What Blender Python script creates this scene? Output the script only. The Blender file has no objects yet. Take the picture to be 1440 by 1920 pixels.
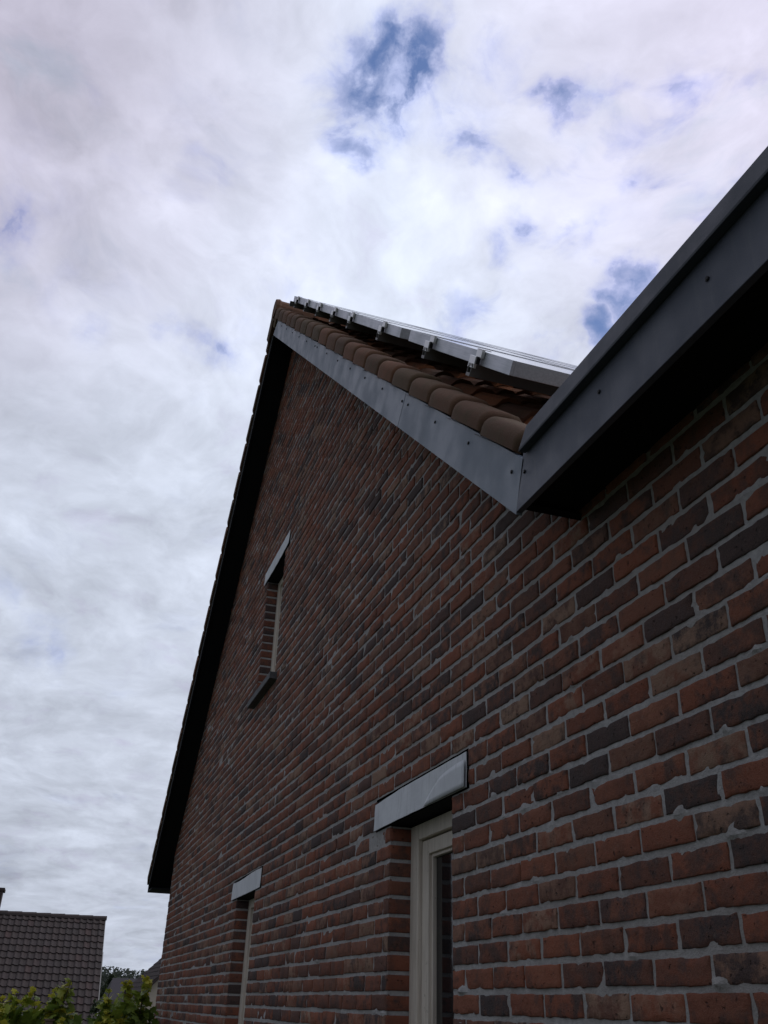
import bpy, math, random
import numpy as np
from mathutils import Vector, Matrix

random.seed(7); RNG = np.random.default_rng(11)
S = bpy.context.scene
COL = S.collection

# ------------------------------------------------------------------ camera
cam_d = bpy.data.cameras.new('camera'); cam = bpy.data.objects.new('camera', cam_d); COL.objects.link(cam)
RT = Vector((0.32144868, 0.94650985, 0.02810428)); UP = Vector((0.44464116, -0.17707765, 0.87803061)); FW = Vector((-0.83604126, 0.26974546, 0.47777861))
m = Matrix((RT, UP, -FW)).transposed().to_4x4(); m.translation = Vector((0, -1.17, 0))
cam.matrix_world = m
cam_d.sensor_fit = 'VERTICAL'; cam_d.sensor_height = 36; cam_d.sensor_width = 27; cam_d.lens = 1708.4 / 1920 * 36
cam_d.clip_start = 0.05; cam_d.clip_end = 3000
S.camera = cam

# ------------------------------------------------------------------ light, sky, exposure
S.view_settings.view_transform = 'Standard'; S.view_settings.look = 'None'; S.view_settings.exposure = 0.0; S.view_settings.gamma = 1.0
SUN = Vector((-0.12, 0.62, 0.775)).normalized()
sun_d = bpy.data.lights.new('sun', 'SUN'); sun_d.energy = 0.7; sun_d.angle = math.radians(14); sun_d.color = (1.0, 0.95, 0.88)
sun = bpy.data.objects.new('sun', sun_d); COL.objects.link(sun); sun.location = (0, 20, 30)
sun.rotation_euler = SUN.to_track_quat('Z', 'Y').to_euler()

W = bpy.data.worlds.new('World'); S.world = W; W.use_nodes = True
nt = W.node_tree; nt.nodes.clear()

class NT:
    """small node-building helper"""
    def __init__(s, tree): s.t = tree; s.n = tree.nodes; s.l = tree.links
    def add(s, typ, **k):
        n = s.n.new(typ)
        for a, b in k.items(): setattr(n, a, b)
        return n
    def put(s, sock, v):
        if isinstance(v, bpy.types.NodeSocket): s.l.new(v, sock)
        elif v is not None:
            if isinstance(v, (tuple, list, Vector)) and len(v) == 3 and sock.type == 'RGBA': v = (*v, 1)
            sock.default_value = v
    def math(s, op, a, b=None, c=None, clamp=False):
        n = s.add('ShaderNodeMath', operation=op); n.use_clamp = clamp
        for i, v in enumerate((a, b, c)): s.put(n.inputs[i], v)
        return n.outputs[0]
    def vmath(s, op, a, b=None, out=0, scale=None):
        n = s.add('ShaderNodeVectorMath', operation=op)
        s.put(n.inputs[0], a)
        if b is not None: s.put(n.inputs[1], b)
        if scale is not None: s.put(n.inputs['Scale'], scale)
        return n.outputs[out]
    def noise(s, vec, scale, detail=4, rough=0.55, lac=2.0, dist=0.0, col=False):
        n = s.add('ShaderNodeTexNoise'); s.put(n.inputs['Vector'], vec)
        n.inputs['Scale'].default_value = scale; n.inputs['Detail'].default_value = detail
        n.inputs['Roughness'].default_value = rough; n.inputs['Lacunarity'].default_value = lac; n.inputs['Distortion'].default_value = dist
        return n.outputs['Color' if col else 'Fac']
    def mapr(s, v, a, b, c=0.0, d=1.0, smooth=True):
        n = s.add('ShaderNodeMapRange', interpolation_type='SMOOTHSTEP' if smooth else 'LINEAR')
        s.put(n.inputs[0], v); n.inputs[1].default_value = a; n.inputs[2].default_value = b; n.inputs[3].default_value = c; n.inputs[4].default_value = d
        return n.outputs[0]
    def ramp(s, v, stops, interp='LINEAR'):
        n = s.add('ShaderNodeValToRGB'); s.put(n.inputs[0], v); r = n.color_ramp; r.interpolation = interp
        while len(r.elements) < len(stops): r.elements.new(0.5)
        for e, (p, c) in zip(r.elements, stops): e.position = p; e.color = (*c, 1)
        return n.outputs[0]
    def mix(s, f, a, b, mode='MIX'):
        n = s.add('ShaderNodeMix', data_type='RGBA', blend_type=mode)
        s.put(n.inputs[0], f); s.put(n.inputs[6], a); s.put(n.inputs[7], b)
        return n.outputs[2]
    def mapping(s, vec, scale=(1, 1, 1), loc=(0, 0, 0)):
        n = s.add('ShaderNodeMapping'); s.put(n.inputs[0], vec); n.inputs['Scale'].default_value = scale; n.inputs['Location'].default_value = loc
        return n.outputs[0]

w = NT(nt)
D = w.add('ShaderNodeTexCoord').outputs['Generated']
sky = w.add('ShaderNodeTexSky', sky_type='NISHITA'); sky.sun_disc = False
sky.sun_elevation = math.asin(SUN.z); sky.sun_rotation = math.atan2(SUN.x, SUN.y)
sky.altitude = 50; sky.air_density = 1.0; sky.dust_density = 0.6; sky.ozone_density = 2.0
sep = w.add('ShaderNodeSeparateXYZ'); w.l.new(D, sep.inputs[0])
zc = w.math('MAXIMUM', sep.outputs[2], 0.0)
den = w.math('ADD', zc, 0.22)
comb = w.add('ShaderNodeCombineXYZ')
w.put(comb.inputs[0], w.math('DIVIDE', sep.outputs[0], den)); w.put(comb.inputs[1], w.math('DIVIDE', sep.outputs[1], den))
P = comb.outputs[0]                                   # the cloud deck seen as a horizontal layer
HOLES = [(-0.557, 0.179, 0.811, 0.0782, 1.75), (-0.584, 0.166, 0.795, 0.05280000000000001, 0.75), (-0.538, 0.197, 0.819, 0.05, 0.7), (-0.561, 0.24, 0.792, 0.076, 0.55), (-0.614, 0.148, 0.775, 0.062, 0.45), (-0.508, 0.266, 0.82, 0.049, 0.6), (-0.503, 0.332, 0.798, 0.042, 1.1), (-0.483, 0.356, 0.8, 0.034, 0.6), (-0.457, 0.409, 0.79, 0.041, 0.7), (-0.606, 0.339, 0.719, 0.04, 0.95), (-0.638, 0.317, 0.702, 0.04, 0.6), (-0.573, 0.406, 0.712, 0.029, 0.6), (-0.608, 0.444, 0.658, 0.04, 1.1), (-0.64, 0.439, 0.631, 0.045, 1.15), (-0.66, 0.429, 0.616, 0.032, 0.9), (-0.51, 0.467, 0.722, 0.03, 0.45), (-0.518, 0.416, 0.748, 0.034, 0.45), (-0.569, 0.322, 0.757, 0.062, 0.4), (-0.704, 0.3, 0.644, 0.035, 0.2), (-0.783, 0.003, 0.622, 0.038, 0.8), (-0.785, 0.029, 0.619, 0.043, 0.75), (-0.788, 0.063, 0.612, 0.05, 0.8), (-0.767, 0.08, 0.637, 0.065, 0.35), (-0.799, -0.065, 0.598, 0.037, 0.5), (-0.729, -0.167, 0.664, 0.054, 0.8), (-0.702, -0.142, 0.697, 0.108, 0.3), (-0.761, -0.095, 0.641, 0.092, 0.35), (-0.945, -0.084, 0.318, 0.049, 0.6), (-0.947, -0.057, 0.315, 0.046, 0.5), (-0.928, -0.107, 0.357, 0.036, 0.4), (-0.905, -0.081, 0.417, 0.073, 0.28), (-0.948, 0.041, 0.316, 0.064, 0.25), (-0.534, 0.113, 0.838, 0.059, 0.35)]

def cen(v, k): return w.vmath('SCALE', w.vmath('SUBTRACT', v, (0.5, 0.5, 0.5)), scale=k)
Pw = w.vmath('ADD', P, cen(w.noise(P, 2.0, 4, 0.55, col=True), 0.30))
Dw = w.vmath('ADD', w.vmath('ADD', D, (0.004, -0.010, 0.0)), w.vmath('ADD', cen(w.noise(D, 7.0, 6, 0.55, col=True), 0.10), cen(w.noise(D, 26.0, 5, 0.55, col=True), 0.040)))
q_ = None
for x_, y_, z_, r_, a_ in HOLES:                      # thin places in the cloud deck, by direction
    g = w.mapr(w.vmath('DISTANCE', Dw, (x_, y_, z_), out=1), r_ * 1.02, 0.0, 0.0, a_ * 0.86)
    q_ = g if q_ is None else w.math('MAXIMUM', q_, g)
wisp = w.noise(Dw, 15, 7, 0.55)
q_ = w.math('MULTIPLY', q_, w.mapr(wisp, 0.32, 0.66, 1.30, 0.45))
q_ = w.math('ADD', q_, w.mapr(w.noise(Pw, 3.8, 9, 0.56), 0.50, 0.74, 0.0, 0.30))
mot = w.noise(w.vmath('ADD', Pw, (2.2, 7.7, 0.0)), 10.0, 7, 0.56)
q_ = w.math('ADD', q_, w.math('MULTIPLY', w.mapr(mot, 0.50, 0.70, 0.0, 0.50), w.mapr(w.vmath('DOT_PRODUCT', D, (-0.42, 0.40, 0.81), out=1), 0.80, 0.97, 0.25, 1.0)))
thin = w.mapr(q_, 0.07, 1.28)
tosun = w.vmath('DOT_PRODUCT', D, tuple(SUN), out=1)
L = w.math('ADD', 0.485, w.math('MULTIPLY', w.mapr(tosun, -0.2, 1.0, 0.0, 0.33, smooth=False), 1.0))
soft = w.noise(Pw, 2.6, 5, 0.5)
cum = w.mapr(w.noise(w.vmath('ADD', Pw, (5.1, 0.7, 0.0)), 4.6, 10, 0.60), 0.40, 0.58, -0.5, 0.5)   # cloudlets with firmer edges
cum2 = w.mapr(w.noise(w.vmath('ADD', Pw, (1.1, 6.3, 0.0)), 10.5, 8, 0.60), 0.42, 0.58, -0.5, 0.5)
puff = w.noise(w.vmath('ADD', Pw, (4.4, 1.9, 0.0)), 7.0, 8, 0.58)
bands = w.noise(w.mapping(w.vmath('ADD', P, cen(w.noise(P, 1.2, 3, 0.5, col=True), 0.8)), (5.0, 1.7, 1)), 1.6, 6, 0.55)
lowm = w.mapr(sep.outputs[2], 0.12, 0.45, 0.55, 0.0)
mod = w.math('ADD', w.math('MULTIPLY', w.math('SUBTRACT', soft, 0.5), 0.40), w.math('MULTIPLY', w.math('SUBTRACT', puff, 0.5), 0.62))
mod = w.math('ADD', mod, w.math('MULTIPLY', w.math('SUBTRACT', w.noise(w.vmath('ADD', Pw, (9.2, 3.7, 0.0)), 13.0, 7, 0.56), 0.5), 0.34))
mod = w.math('ADD', mod, w.math('MULTIPLY', w.math('MULTIPLY', w.math('SUBTRACT', bands, 0.5), 0.45), lowm))
mod = w.math('ADD', mod, w.math('ADD', w.math('MULTIPLY', cum, 0.085), w.math('MULTIPLY', cum2, 0.06)))
dull = w.mapr(w.vmath('DISTANCE', Dw, (-0.60, -0.24, 0.77), out=1), 0.50, 0.05, 0.0, 1.0)    # the thick mauve-grey bank
veil = w.mapr(w.vmath('DISTANCE', Dw, (-0.72, 0.17, 0.68), out=1), 0.34, 0.0, 0.0, 1.0)
L = w.math('MULTIPLY', L, w.math('ADD', 1.0, mod))
L = w.math('MULTIPLY', L, w.math('ADD', w.math('SUBTRACT', 1.0, w.math('MULTIPLY', dull, 0.17)), w.math('MULTIPLY', veil, 0.12)))
L = w.math('MULTIPLY', L, w.mapr(sep.outputs[2], 0.0, 0.25, 0.92, 1.0))
L = w.math('MULTIPLY', L, w.mapr(sep.outputs[1], -0.62, -0.16, 0.58, 1.0))   # unseen sky behind the camera, dimmed to weaken the light on the wall
tint = w.mix(w.math('MAXIMUM', dull, w.mapr(tosun, 0.74, 0.98)), (0.93, 1.01, 1.19), (1.0, 0.965, 1.18))
tint = w.mix(w.mapr(puff, 0.45, 0.30), tint, (0.93, 0.97, 1.20))
blue = w.mix(0.55, w.vmath('SCALE', sky.outputs[0], scale=0.11), (0.10, 0.18, 0.47))
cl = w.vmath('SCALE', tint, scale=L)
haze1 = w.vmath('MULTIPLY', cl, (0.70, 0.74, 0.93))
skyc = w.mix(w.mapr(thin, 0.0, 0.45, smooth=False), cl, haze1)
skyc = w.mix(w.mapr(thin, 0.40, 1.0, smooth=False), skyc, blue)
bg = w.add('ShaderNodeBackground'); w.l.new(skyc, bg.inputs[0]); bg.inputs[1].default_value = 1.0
out = w.add('ShaderNodeOutputWorld'); w.l.new(bg.outputs[0], out.inputs[0])

# ------------------------------------------------------------------ materials
def mat(name, col=(0.5, 0.5, 0.5), rough=0.7, metal=0.0, fn=None, spec=0.5):
    m = bpy.data.materials.new(name); m.use_nodes = True
    n = NT(m.node_tree); b = m.node_tree.nodes['Principled BSDF']
    b.inputs['Base Color'].default_value = (*col, 1); b.inputs['Roughness'].default_value = rough; b.inputs['Metallic'].default_value = metal
    b.inputs['Specular IOR Level'].default_value = spec
    if fn: fn(n, b)
    return m
def bump(n, b, h, dist, strength=1.0):
    k = n.add('ShaderNodeBump'); k.inputs['Strength'].default_value = strength; k.inputs['Distance'].default_value = dist
    n.put(k.inputs['Height'], h); n.l.new(k.outputs[0], b.inputs['Normal'])
def tc(n, o='Object'): return n.add('ShaderNodeTexCoord').outputs[o]

def f_brick(n, b):
    at = n.add('ShaderNodeAttribute', attribute_name='brick_id'); sp = n.add('ShaderNodeSeparateXYZ'); n.l.new(at.outputs['Vector'], sp.inputs[0])
    r, g, k = sp.outputs
    v = tc(n)
    off = n.vmath('ADD', v, n.vmath('SCALE', at.outputs['Vector'], scale=31.0))
    cA = n.ramp(r, [(0.0, (0.046, 0.038, 0.042)), (0.14, (0.075, 0.050, 0.050)), (0.22, (0.140, 0.060, 0.044)), (0.42, (0.215, 0.070, 0.042)), (0.66, (0.270, 0.088, 0.050)), (0.84, (0.185, 0.082, 0.056)), (1.0, (0.300, 0.190, 0.135))])
    cB = n.ramp(g, [(0.0, (0.048, 0.038, 0.040)), (0.35, (0.130, 0.058, 0.044)), (0.8, (0.270, 0.096, 0.056)), (1.0, (0.33, 0.22, 0.16))])
    blot = n.mapr(n.noise(off, 19, 6, 0.7), 0.42, 0.62, 0, 0.9)
    c = n.mix(blot, cA, cB)
    soot = n.mapr(n.noise(n.vmath('ADD', off, (3, 5, 1)), 13, 6, 0.7), 0.50, 0.68, 0, 0.75)
    c = n.mix(soot, c, (0.060, 0.046, 0.046))
    sand = n.noise(v, 420, 3, 0.7)
    c = n.mix(n.mapr(sand, 0.35, 0.7, 0.0, 0.4), c, n.mix(0.5, c, (0.30, 0.20, 0.15)))
    pale = n.mapr(n.noise(off, 34, 5, 0.7), 0.62, 0.80, 0, 0.55)
    c = n.mix(pale, c, (0.27, 0.215, 0.18))
    pits = n.mapr(n.noise(off, 75, 3, 0.5), 0.26, 0.36, 1.0, 0.0)
    c = n.mix(n.math('MULTIPLY', pits, 0.7), c, (0.04, 0.028, 0.026))
    grime = n.mapr(n.noise(v, 1.3, 4, 0.6), 0.40, 0.70, 0, 0.35)
    c = n.mix(grime, c, n.mix(0.45, c, (0.085, 0.070, 0.060)))
    n.l.new(c, b.inputs['Base Color'])
    h = n.math('ADD', n.math('MULTIPLY', sand, 0.5), n.math('ADD', n.math('MULTIPLY', n.noise(off, 90, 5, 0.65), 1.0), n.math('MULTIPLY', pits, -1.2)))
    bump(n, b, h, 0.0040, 1.0)
M = {}
M['brick'] = mat('red_brown_brick', rough=0.93, fn=f_brick, spec=0.2)
def f_mortar(n, b):
    v = tc(n)
    c = n.ramp(n.noise(v, 55, 6, 0.7), [(0.3, (0.30, 0.292, 0.292)), (0.55, (0.41, 0.40, 0.40)), (0.75, (0.50, 0.49, 0.48))])
    c = n.mix(n.mapr(n.noise(v, 2.1, 4, 0.6), 0.42, 0.68, 0, 0.6), c, (0.29, 0.26, 0.24))
    n.l.new(c, b.inputs['Base Color'])
    bump(n, b, n.math('ADD', n.noise(v, 240, 4, 0.7), n.noise(v, 60, 4, 0.6)), 0.003, 0.9)
M['mortar'] = mat('grey_mortar', rough=0.95, fn=f_mortar, spec=0.2)
def painted(c1, c2, sc=3.0, bmp=0.0006):
    def f(n, b):
        v = tc(n)
        a = n.mapr(n.noise(v, sc, 5, 0.6), 0.3, 0.7)
        c = n.mix(a, c1, c2)
        streak = n.noise(n.mapping(v, (14, 14, 1.2)), 3, 4, 0.6)
        c = n.mix(n.mapr(streak, 0.5, 0.78, 0, 0.16), c, n.mix(0.5, c, (0.30, 0.29, 0.27)))
        c = n.mix(n.mapr(n.noise(v, 260, 3, 0.7), 0.45, 0.75, 0, 0.28), c, n.mix(0.6, c, (0.02, 0.02, 0.022)))
        n.l.new(c, b.inputs['Base Color'])
        n.l.new(n.mapr(n.noise(v, 8, 5, 0.6), 0.3, 0.7, 0.42, 0.62), b.inputs['Roughness'])
        bump(n, b, n.math('ADD', n.noise(v, 500, 2, 0.5), n.math('MULTIPLY', n.noise(v, 4, 3, 0.5), 4.0)), bmp, 0.6)
    return f
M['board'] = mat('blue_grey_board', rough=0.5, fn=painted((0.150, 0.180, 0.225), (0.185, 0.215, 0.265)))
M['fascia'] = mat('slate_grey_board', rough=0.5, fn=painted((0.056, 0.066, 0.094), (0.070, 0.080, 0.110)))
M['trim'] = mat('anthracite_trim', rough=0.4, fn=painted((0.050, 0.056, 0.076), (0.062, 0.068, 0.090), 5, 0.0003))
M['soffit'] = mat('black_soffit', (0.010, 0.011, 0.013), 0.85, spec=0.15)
M['screw'] = mat('dark_screw', (0.02, 0.02, 0.022), 0.45, 0.6)
def f_tile(cs, moss):
    def f(n, b):
        v = tc(n)
        at = n.add('ShaderNodeAttribute', attribute_name='brick_id'); sp = n.add('ShaderNodeSeparateXYZ'); n.l.new(at.outputs['Vector'], sp.inputs[0])
        c = n.ramp(sp.outputs[0], cs)
        c = n.mix(n.mapr(n.noise(v, 14, 5, 0.65), 0.40, 0.66, 0, 0.6), c, n.mix(0.55, c, moss))
        c = n.mix(n.mapr(n.noise(v, 300, 3, 0.7), 0.4, 0.7, 0, 0.4), c, n.mix(0.5, c, (0.03, 0.022, 0.02)))
        c = n.mix(n.mapr(n.noise(v, 40, 5, 0.7), 0.64, 0.76, 0, 0.5), c, (0.16, 0.15, 0.11))
        n.l.new(c, b.inputs['Base Color'])
        bump(n, b, n.math('ADD', n.noise(v, 220, 4, 0.7), n.noise(v, 30, 3, 0.6)), 0.0022, 0.8)
    return f
M['tile'] = mat('brown_clay_tile', rough=0.9, spec=0.25, fn=f_tile([(0.0, (0.100, 0.058, 0.038)), (0.35, (0.160, 0.082, 0.052)), (0.6, (0.115, 0.076, 0.046)), (0.8, (0.150, 0.078, 0.050)), (0.97, (0.21, 0.090, 0.05))], (0.070, 0.066, 0.034)))
M['tile_red'] = mat('orange_clay_tile', rough=0.9, spec=0.25, fn=f_tile([(0.0, (0.13, 0.060, 0.038)), (0.6, (0.20, 0.080, 0.040)), (0.95, (0.36, 0.12, 0.045))], (0.06, 0.065, 0.035)))
M['tile_far'] = mat('dark_brown_roof_tile', rough=0.75, spec=0.3, fn=f_tile([(0.0, (0.027, 0.020, 0.019)), (0.5, (0.038, 0.026, 0.024)), (0.9, (0.035, 0.026, 0.026)), (1.0, (0.046, 0.026, 0.024))], (0.036, 0.030, 0.026)))
def f_alu(n, b):
    v = tc(n)
    c = n.mix(n.mapr(n.noise(n.mapping(v, (2, 40, 60)), 4, 4, 0.6), 0.3, 0.7), (0.40, 0.42, 0.45), (0.50, 0.52, 0.55))
    n.l.new(c, b.inputs['Base Color']); n.l.new(n.mapr(n.noise(v, 9, 4, 0.6), 0.3, 0.7, 0.36, 0.52), b.inputs['Roughness'])
M['alu'] = mat('anodised_aluminium', rough=0.42, metal=0.55, fn=f_alu)
M['alu_rail'] = mat('dull_aluminium_rail', (0.16, 0.155, 0.15), 0.5, 0.5)
M['alu_bright'] = mat('bright_aluminium_clamp', (0.72, 0.72, 0.72), 0.4, 0.5)
def f_pv(n, b):
    v = tc(n); sp = n.add('ShaderNodeSeparateXYZ'); n.l.new(v, sp.inputs[0])
    cell = n.math('LESS_THAN', n.math('MINIMUM', n.math('FRACT', n.math('MULTIPLY', sp.outputs[0], 6.3)), n.math('FRACT', n.math('MULTIPLY', sp.outputs[1], 6.3))), 0.03)
    n.l.new(n.mix(cell, (0.012, 0.018, 0.045), (0.35, 0.36, 0.38)), b.inputs['Base Color'])
M['pv'] = mat('solar_cells_under_glass', rough=0.08, fn=f_pv)
M['backsheet'] = mat('panel_back_sheet', (0.12, 0.12, 0.12), 0.7)
def f_lead(n, b):
    v = tc(n)
    c = n.ramp(n.noise(v, 7, 6, 0.65), [(0.3, (0.50, 0.52, 0.55)), (0.6, (0.58, 0.60, 0.63)), (0.8, (0.64, 0.65, 0.665))])
    c = n.mix(n.mapr(n.noise(n.mapping(v, (30, 30, 3)), 2, 4, 0.6), 0.52, 0.72, 0, 0.35), c, (0.20, 0.20, 0.205))
    n.l.new(c, b.inputs['Base Color']); bump(n, b, n.math('ADD', n.noise(v, 6, 3, 0.5), n.math('MULTIPLY', n.noise(v, 200, 3, 0.6), 0.05)), 0.003, 0.4)
M['lead'] = mat('pale_grey_sheet_flashing', rough=0.6, fn=f_lead)
def f_paint(n, b):
    v = tc(n)
    c = n.mix(n.mapr(n.noise(n.mapping(v, (30, 30, 2)), 3, 5, 0.65), 0.35, 0.7), (0.68, 0.61, 0.53), (0.56, 0.49, 0.42))
    c = n.mix(n.mapr(n.noise(v, 45, 5, 0.7), 0.62, 0.76, 0, 0.7), c, (0.20, 0.165, 0.13))
    n.l.new(c, b.inputs['Base Color']); bump(n, b, n.noise(n.mapping(v, (60, 60, 4)), 4, 4, 0.6), 0.001, 0.6)
M['paint'] = mat('weathered_cream_paint', rough=0.6, fn=f_paint)
M['glass'] = mat('dark_window_glass', (0.010, 0.011, 0.013), 0.06, fn=None)
def f_stone(n, b):
    v = tc(n); c = n.ramp(n.noise(v, 30, 6, 0.7), [(0.3, (0.06, 0.06, 0.065)), (0.7, (0.12, 0.12, 0.125))]); n.l.new(c, b.inputs['Base Color']); bump(n, b, n.noise(v, 120, 4, 0.6), 0.002)
M['stone'] = mat('blue_stone_sill', rough=0.8, fn=f_stone)
def f_gravel(n, b):
    v = tc(n); c = n.ramp(n.noise(v, 90, 3, 0.6), [(0.3, (0.10, 0.10, 0.10)), (0.7, (0.25, 0.24, 0.22))]); n.l.new(c, b.inputs['Base Color']); bump(n, b, n.noise(v, 80, 3, 0.6), 0.01)
M['gravel'] = mat('gravel_roofing', rough=0.95, fn=f_gravel)
def f_grass(n, b):
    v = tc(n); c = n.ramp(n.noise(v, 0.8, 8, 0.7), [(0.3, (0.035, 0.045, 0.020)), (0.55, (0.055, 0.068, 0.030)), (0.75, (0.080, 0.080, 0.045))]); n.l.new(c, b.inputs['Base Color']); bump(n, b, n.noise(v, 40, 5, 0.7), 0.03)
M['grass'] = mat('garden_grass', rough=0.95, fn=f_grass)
def f_leafy(stops):
    def f(n, b):
        at = n.add('ShaderNodeAttribute', attribute_name='brick_id'); sp = n.add('ShaderNodeSeparateXYZ'); n.l.new(at.outputs['Vector'], sp.inputs[0])
        c = n.ramp(sp.outputs[0], stops)
        c = n.mix(n.mapr(n.noise(tc(n), 60, 3, 0.6), 0.4, 0.7, 0, 0.4), c, n.mix(0.5, c, (0.10, 0.10, 0.02)))
        n.l.new(c, b.inputs['Base Color'])
        t = n.add('ShaderNodeBsdfTranslucent'); n.l.new(c, t.inputs[0]); mx = n.add('ShaderNodeMixShader'); mx.inputs[0].default_value = 0.35
        n.l.new(b.outputs[0], mx.inputs[1]); n.l.new(t.outputs[0], mx.inputs[2])
        n.l.new(mx.outputs[0], n.n['Material Output'].inputs[0])
    return f
M['leaf'] = mat('vine_leaf', rough=0.5, fn=f_leafy([(0.0, (0.070, 0.115, 0.026)), (0.40, (0.160, 0.240, 0.040)), (0.7, (0.23, 0.30, 0.040)), (1.0, (0.55, 0.50, 0.06))]))
M['darkleaf'] = mat('dark_leaf', rough=0.7, fn=f_leafy([(0.0, (0.018, 0.030, 0.014)), (0.6, (0.032, 0.050, 0.022)), (1.0, (0.05, 0.07, 0.03))]))
M['farleaf'] = mat('distant_foliage', rough=0.9, fn=f_leafy([(0.0, (0.040, 0.052, 0.044)), (0.6, (0.058, 0.070, 0.058)), (1.0, (0.08, 0.09, 0.07))]))
M['bark'] = mat('brown_bark', (0.07, 0.052, 0.036), 0.9)
M['beige'] = mat('beige_render', (0.36, 0.31, 0.25), 0.9)
M['white'] = mat('white_verge_paint', (0.22, 0.21, 0.20), 0.8)
M['wood'] = mat('weathered_wood', (0.15, 0.11, 0.08), 0.9)

# ------------------------------------------------------------------ object helpers
def link(o, parent=None):
    COL.objects.link(o)
    if parent is not None: o.parent = parent
    return o
def world_loc(o):
    v = Vector(o.location)
    return v
ORIG = {}
def root(name, loc, label, cat, group=None, rot=(0, 0, 0)):
    o = bpy.data.objects.new(name, None); o.location = loc; o.rotation_euler = rot; o.empty_display_size = 0.2
    link(o); tag(o, label, cat, group); ORIG[o.name] = Vector(loc); return o
def tag(o, label=None, cat=None, group=None, kind=None):
    for k, v in (('label', label), ('category', cat), ('group', group), ('kind', kind)):
        if v: o[k] = v
def new_obj(name, me, mats, parent=None, smooth=False):
    for x in (mats if isinstance(mats, (list, tuple)) else [mats]): me.materials.append(x)
    if smooth: me.polygons.foreach_set('use_smooth', [True] * len(me.polygons))
    return link(bpy.data.objects.new(name, me), parent)

class MB:
    """collects polygons; each carries a random id used by the materials"""
    def __init__(s, org=(0, 0, 0)): s.v = []; s.f = []; s.m = []; s.c = []; s.o = Vector(org)
    def poly(s, pts, mi=0, cid=None, both=False):
        i = len(s.v); s.v += [tuple(Vector(p) - s.o) for p in pts]; s.f.append(tuple(range(i, i + len(pts)))); s.m.append(mi)
        s.c.append(cid if cid is not None else (0.5, 0.5, 0.5))
    def mesh(s, vs, fs, mi=0, cid=None):
        i = len(s.v); s.v += [tuple(Vector(p) - s.o) for p in vs]
        for f in fs: s.f.append(tuple(a + i for a in f)); s.m.append(mi); s.c.append(cid if cid is not None else (0.5, 0.5, 0.5))
    def box(s, x0, x1, y0, y1, z0, z1, mi=0, cid=None, T=None, bev=0.0):
        ps = [(x, y, z) for z in (z0, z1) for y in (y0, y1) for x in (x0, x1)]
        if T: ps = [T(*p) for p in ps]
        s.mesh(ps, [(0, 2, 3, 1), (4, 5, 7, 6), (0, 1, 5, 4), (2, 6, 7, 3), (0, 4, 6, 2), (1, 3, 7, 5)], mi, cid)
    def build(s, name, mats, parent=None, smooth=False, bevel=0.0):
        me = bpy.data.meshes.new(name); me.from_pydata(s.v, [], s.f)
        me.polygons.foreach_set('material_index', s.m)
        a = me.attributes.new('brick_id', 'FLOAT_VECTOR', 'FACE'); a.data.foreach_set('vector', np.array(s.c, dtype=np.float32).ravel())
        me.update()
        o = new_obj(name, me, mats, parent, smooth)
        if bevel:
            b = o.modifiers.new('bevel', 'BEVEL'); b.width = bevel; b.segments = 2; b.limit_method = 'ANGLE'
        return o
def rid(): return (random.random(), random.random(), random.random())

# value noise for geometry
def _h(ix, iy, iz):
    n = (ix * 374761393 + iy * 668265263 + iz * 1274126177) & 0x7fffffff
    n = ((n ^ (n >> 13)) * 1103515245) & 0x7fffffff
    return ((n ^ (n >> 16)) & 0xffff) / 65535.0
def vnoise(x, y, seed=0):
    x = np.asarray(x, float); y = np.asarray(y, float)
    ix = np.floor(x).astype(np.int64); iy = np.floor(y).astype(np.int64); fx = x - ix; fy = y - iy
    fx = fx * fx * (3 - 2 * fx); fy = fy * fy * (3 - 2 * fy)
    a = _h(ix, iy, seed); b = _h(ix + 1, iy, seed); c = _h(ix, iy + 1, seed); d = _h(ix + 1, iy + 1, seed)
    return (a * (1 - fx) + b * fx) * (1 - fy) + (c * (1 - fx) + d * fx) * fy - 0.5
def fbm(x, y, seed=0): return vnoise(x, y, seed) + 0.5 * vnoise(x * 2.1, y * 2.1, seed + 1) + 0.25 * vnoise(x * 4.3, y * 4.3, seed + 2)

# ------------------------------------------------------------------ ground
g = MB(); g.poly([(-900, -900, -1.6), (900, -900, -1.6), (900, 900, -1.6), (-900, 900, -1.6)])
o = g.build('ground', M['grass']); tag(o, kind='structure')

# ------------------------------------------------------------------ the brick house
TH = math.radians(42.2); CT, ST = math.cos(TH), math.sin(TH)
APX = (-6.362, 5.202)                       # apex of the gable verge (bottom edge of the boards)
OV = 0.20                                   # overhang in front of the brick face
def SL(s, y, n): return (APX[0] + s * CT + n * ST, y, APX[1] - s * ST + n * CT)        # near slope frame
def SF(s, y, n): return (APX[0] - s * CT - n * ST, y, APX[1] - s * ST + n * CT)        # far slope frame
H_C, L_B, S0, ZC = 0.0625, 0.19114, -2.62621, -0.01565   # course height, brick length, phase
XL, XR, ZB = -10.585, 2.6, -1.6
DEPTH = 9.5
house = root('brick_house', (-4.2, 0, ZB), 'large dark red brick house seen from below, with a steep tiled gable roof', 'house')
HO = ORIG[house.name]
OPEN = [(-3.42, -2.815, -0.705, 0.608), (-6.56, -5.95, -0.705, 0.608), (-6.545, -5.94, 1.982, 2.922)]
LINT = [(-3.605, -2.675), (-6.725, -5.785), (-6.655, -5.81)]
LINZ = [(0.613, 0.727), (0.613, 0.727), (2.927, 3.039)]
SILL = [None, None, (-6.64, -5.865, 1.925, 1.980)]
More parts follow.
